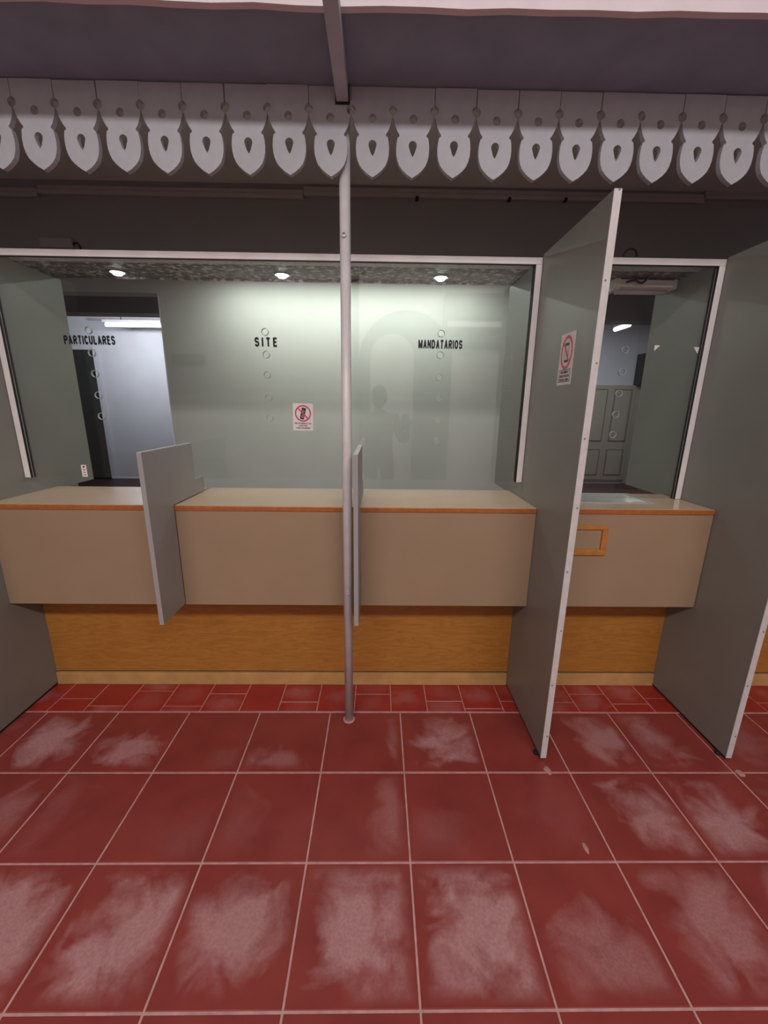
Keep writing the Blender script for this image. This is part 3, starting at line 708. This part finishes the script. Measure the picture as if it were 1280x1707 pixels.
Vb = [(0,0,.90),(0,0,1.02),(0,.01,1.16),(0,.01,1.28),(0,.01,1.345),(0,.02,1.40),
      (-.17,.0,1.305),(-.22,.05,1.08),(-.10,.22,1.03),(.10,.30,1.14),
      (.17,.0,1.305),(.24,.05,1.09),(.27,.22,1.10),(.285,.33,1.17),
      (-.09,0,.84),(-.10,.01,.48),(-.10,-.01,.09),(-.11,.12,.035),
      (.09,0,.84),(.10,.01,.48),(.10,-.01,.09),(.11,.12,.035)]
Eb = [(0,1),(1,2),(2,3),(3,4),(4,5),(3,6),(6,7),(7,8),(8,9),(3,10),(10,11),(11,12),(12,13),(0,14),(14,15),(15,16),(16,17),(0,18),(18,19),(19,20),(20,21)]
Rb = [(.16,.11),(.15,.105),(.165,.115),(.15,.10),(.065,.065),(.055,.055),.065,.050,.042,.034,.065,.050,.042,.034,.09,.065,.045,.042,.09,.065,.045,.042]
skin_obj('body', Vb, Eb, Rb, 0, 'jacket', pe)
def head():
    bm = bmesh.new(); bmesh.ops.create_uvsphere(bm, u_segments=28, v_segments=20, radius=1)
    for v in bm.verts:
        x, y, z = v.co; w = .076*(1-.18*max(0, -z)); 
        fy = .096 if y > 0 else .092
        nose = .020*math.exp(-((x*.076/.012)**2+((z+.12)/.16)**2)) if y > 0 else 0
        brow = .004*math.exp(-((z-.12)/.08)**2) if y > 0 else 0
        eye = -.006*math.exp(-(((abs(x)*.076-.030)/.012)**2+((z-.0)/.09)**2)) if y > 0 else 0
        mouth = .004*math.exp(-(((x*.076)/.025)**2+((z+.52)/.07)**2)) if y > 0 else 0
        v.co = (x*w, y*fy+nose+brow+eye+mouth, z*.118)
    return finish(bm, 'head', True)
hd = link('head', head(), 'skin', pe, (0, -.59, 1.515))
bm = bmesh.new(); bmesh.ops.create_uvsphere(bm, u_segments=28, v_segments=20, radius=1)
for v in bm.verts:
    x, y, z = v.co; v.co = (x*.085, y*.104-.008, z*.124+.006)
bmesh.ops.delete(bm, geom=[v for v in bm.verts if v.co.z < (.035 if v.co.y > .03 else -.06)], context='VERTS')
link('hair', finish(bm, 'hair', True), 'hair', hd, (0, -.59, 1.515))
for s in (-1, 1):
    bm = bmesh.new(); bmesh.ops.create_uvsphere(bm, u_segments=10, v_segments=8, radius=1)
    for v in bm.verts: v.co = (v.co.x*.008, v.co.y*.018, v.co.z*.030)
    link('ear', finish(bm, 'ear', True), 'skin', hd, (s*.076, -.595, 1.51))
    bm = bmesh.new(); bmesh.ops.create_uvsphere(bm, u_segments=10, v_segments=8, radius=.010)
    link('eye', finish(bm, 'eye', True), 'hair', hd, (s*.030, -.508, 1.515))
def hand(c, s):
    # palm, four unequal curled fingers and a thumb from the palm's side
    Vh = [(0,0,0),(0,.02,.04),(0,.03,.075)]; Eh = [(0,1),(1,2)]; Rh = [(.022,.016),(.036,.014),(.036,.012)]
    for k, L_ in enumerate((.062,.072,.067,.052)):
        x = (-.030+.020*k)*s; b = len(Vh)
        Vh += [(x,.032,.082),(x,.036+.3*L_,.082+.38*L_),(x,.036+.75*L_,.082+.42*L_)]
        Eh += [(2,b),(b,b+1),(b+1,b+2)]; Rh += [.0095,.009,.0075]
    b = len(Vh); Vh += [(-.040*s,.03,.035),(-.056*s,.05,.062),(-.056*s,.068,.082)]; Eh += [(1,b),(b,b+1),(b+1,b+2)]; Rh += [.012,.0105,.008]
    o = skin_obj('hand', Vh, Eh, Rh, 0, 'skin', pe, 1); o.location = Vector(c)-wloc(pe); return o
hand((.285, -.28, 1.185), 1); hand((.12, -.31, 1.15), -1)
ph = empty('held_phone', (.25, -.18, 1.20), 'phone in the hands of the person mirrored in the glass', 'phone')
box('case', .215, .290, -.186, -.177, 1.20, 1.355, 'black', ph, .003); box('camera_bump', .224, .242, -.1768, -.174, 1.315, 1.345, 'phone_grey', ph)
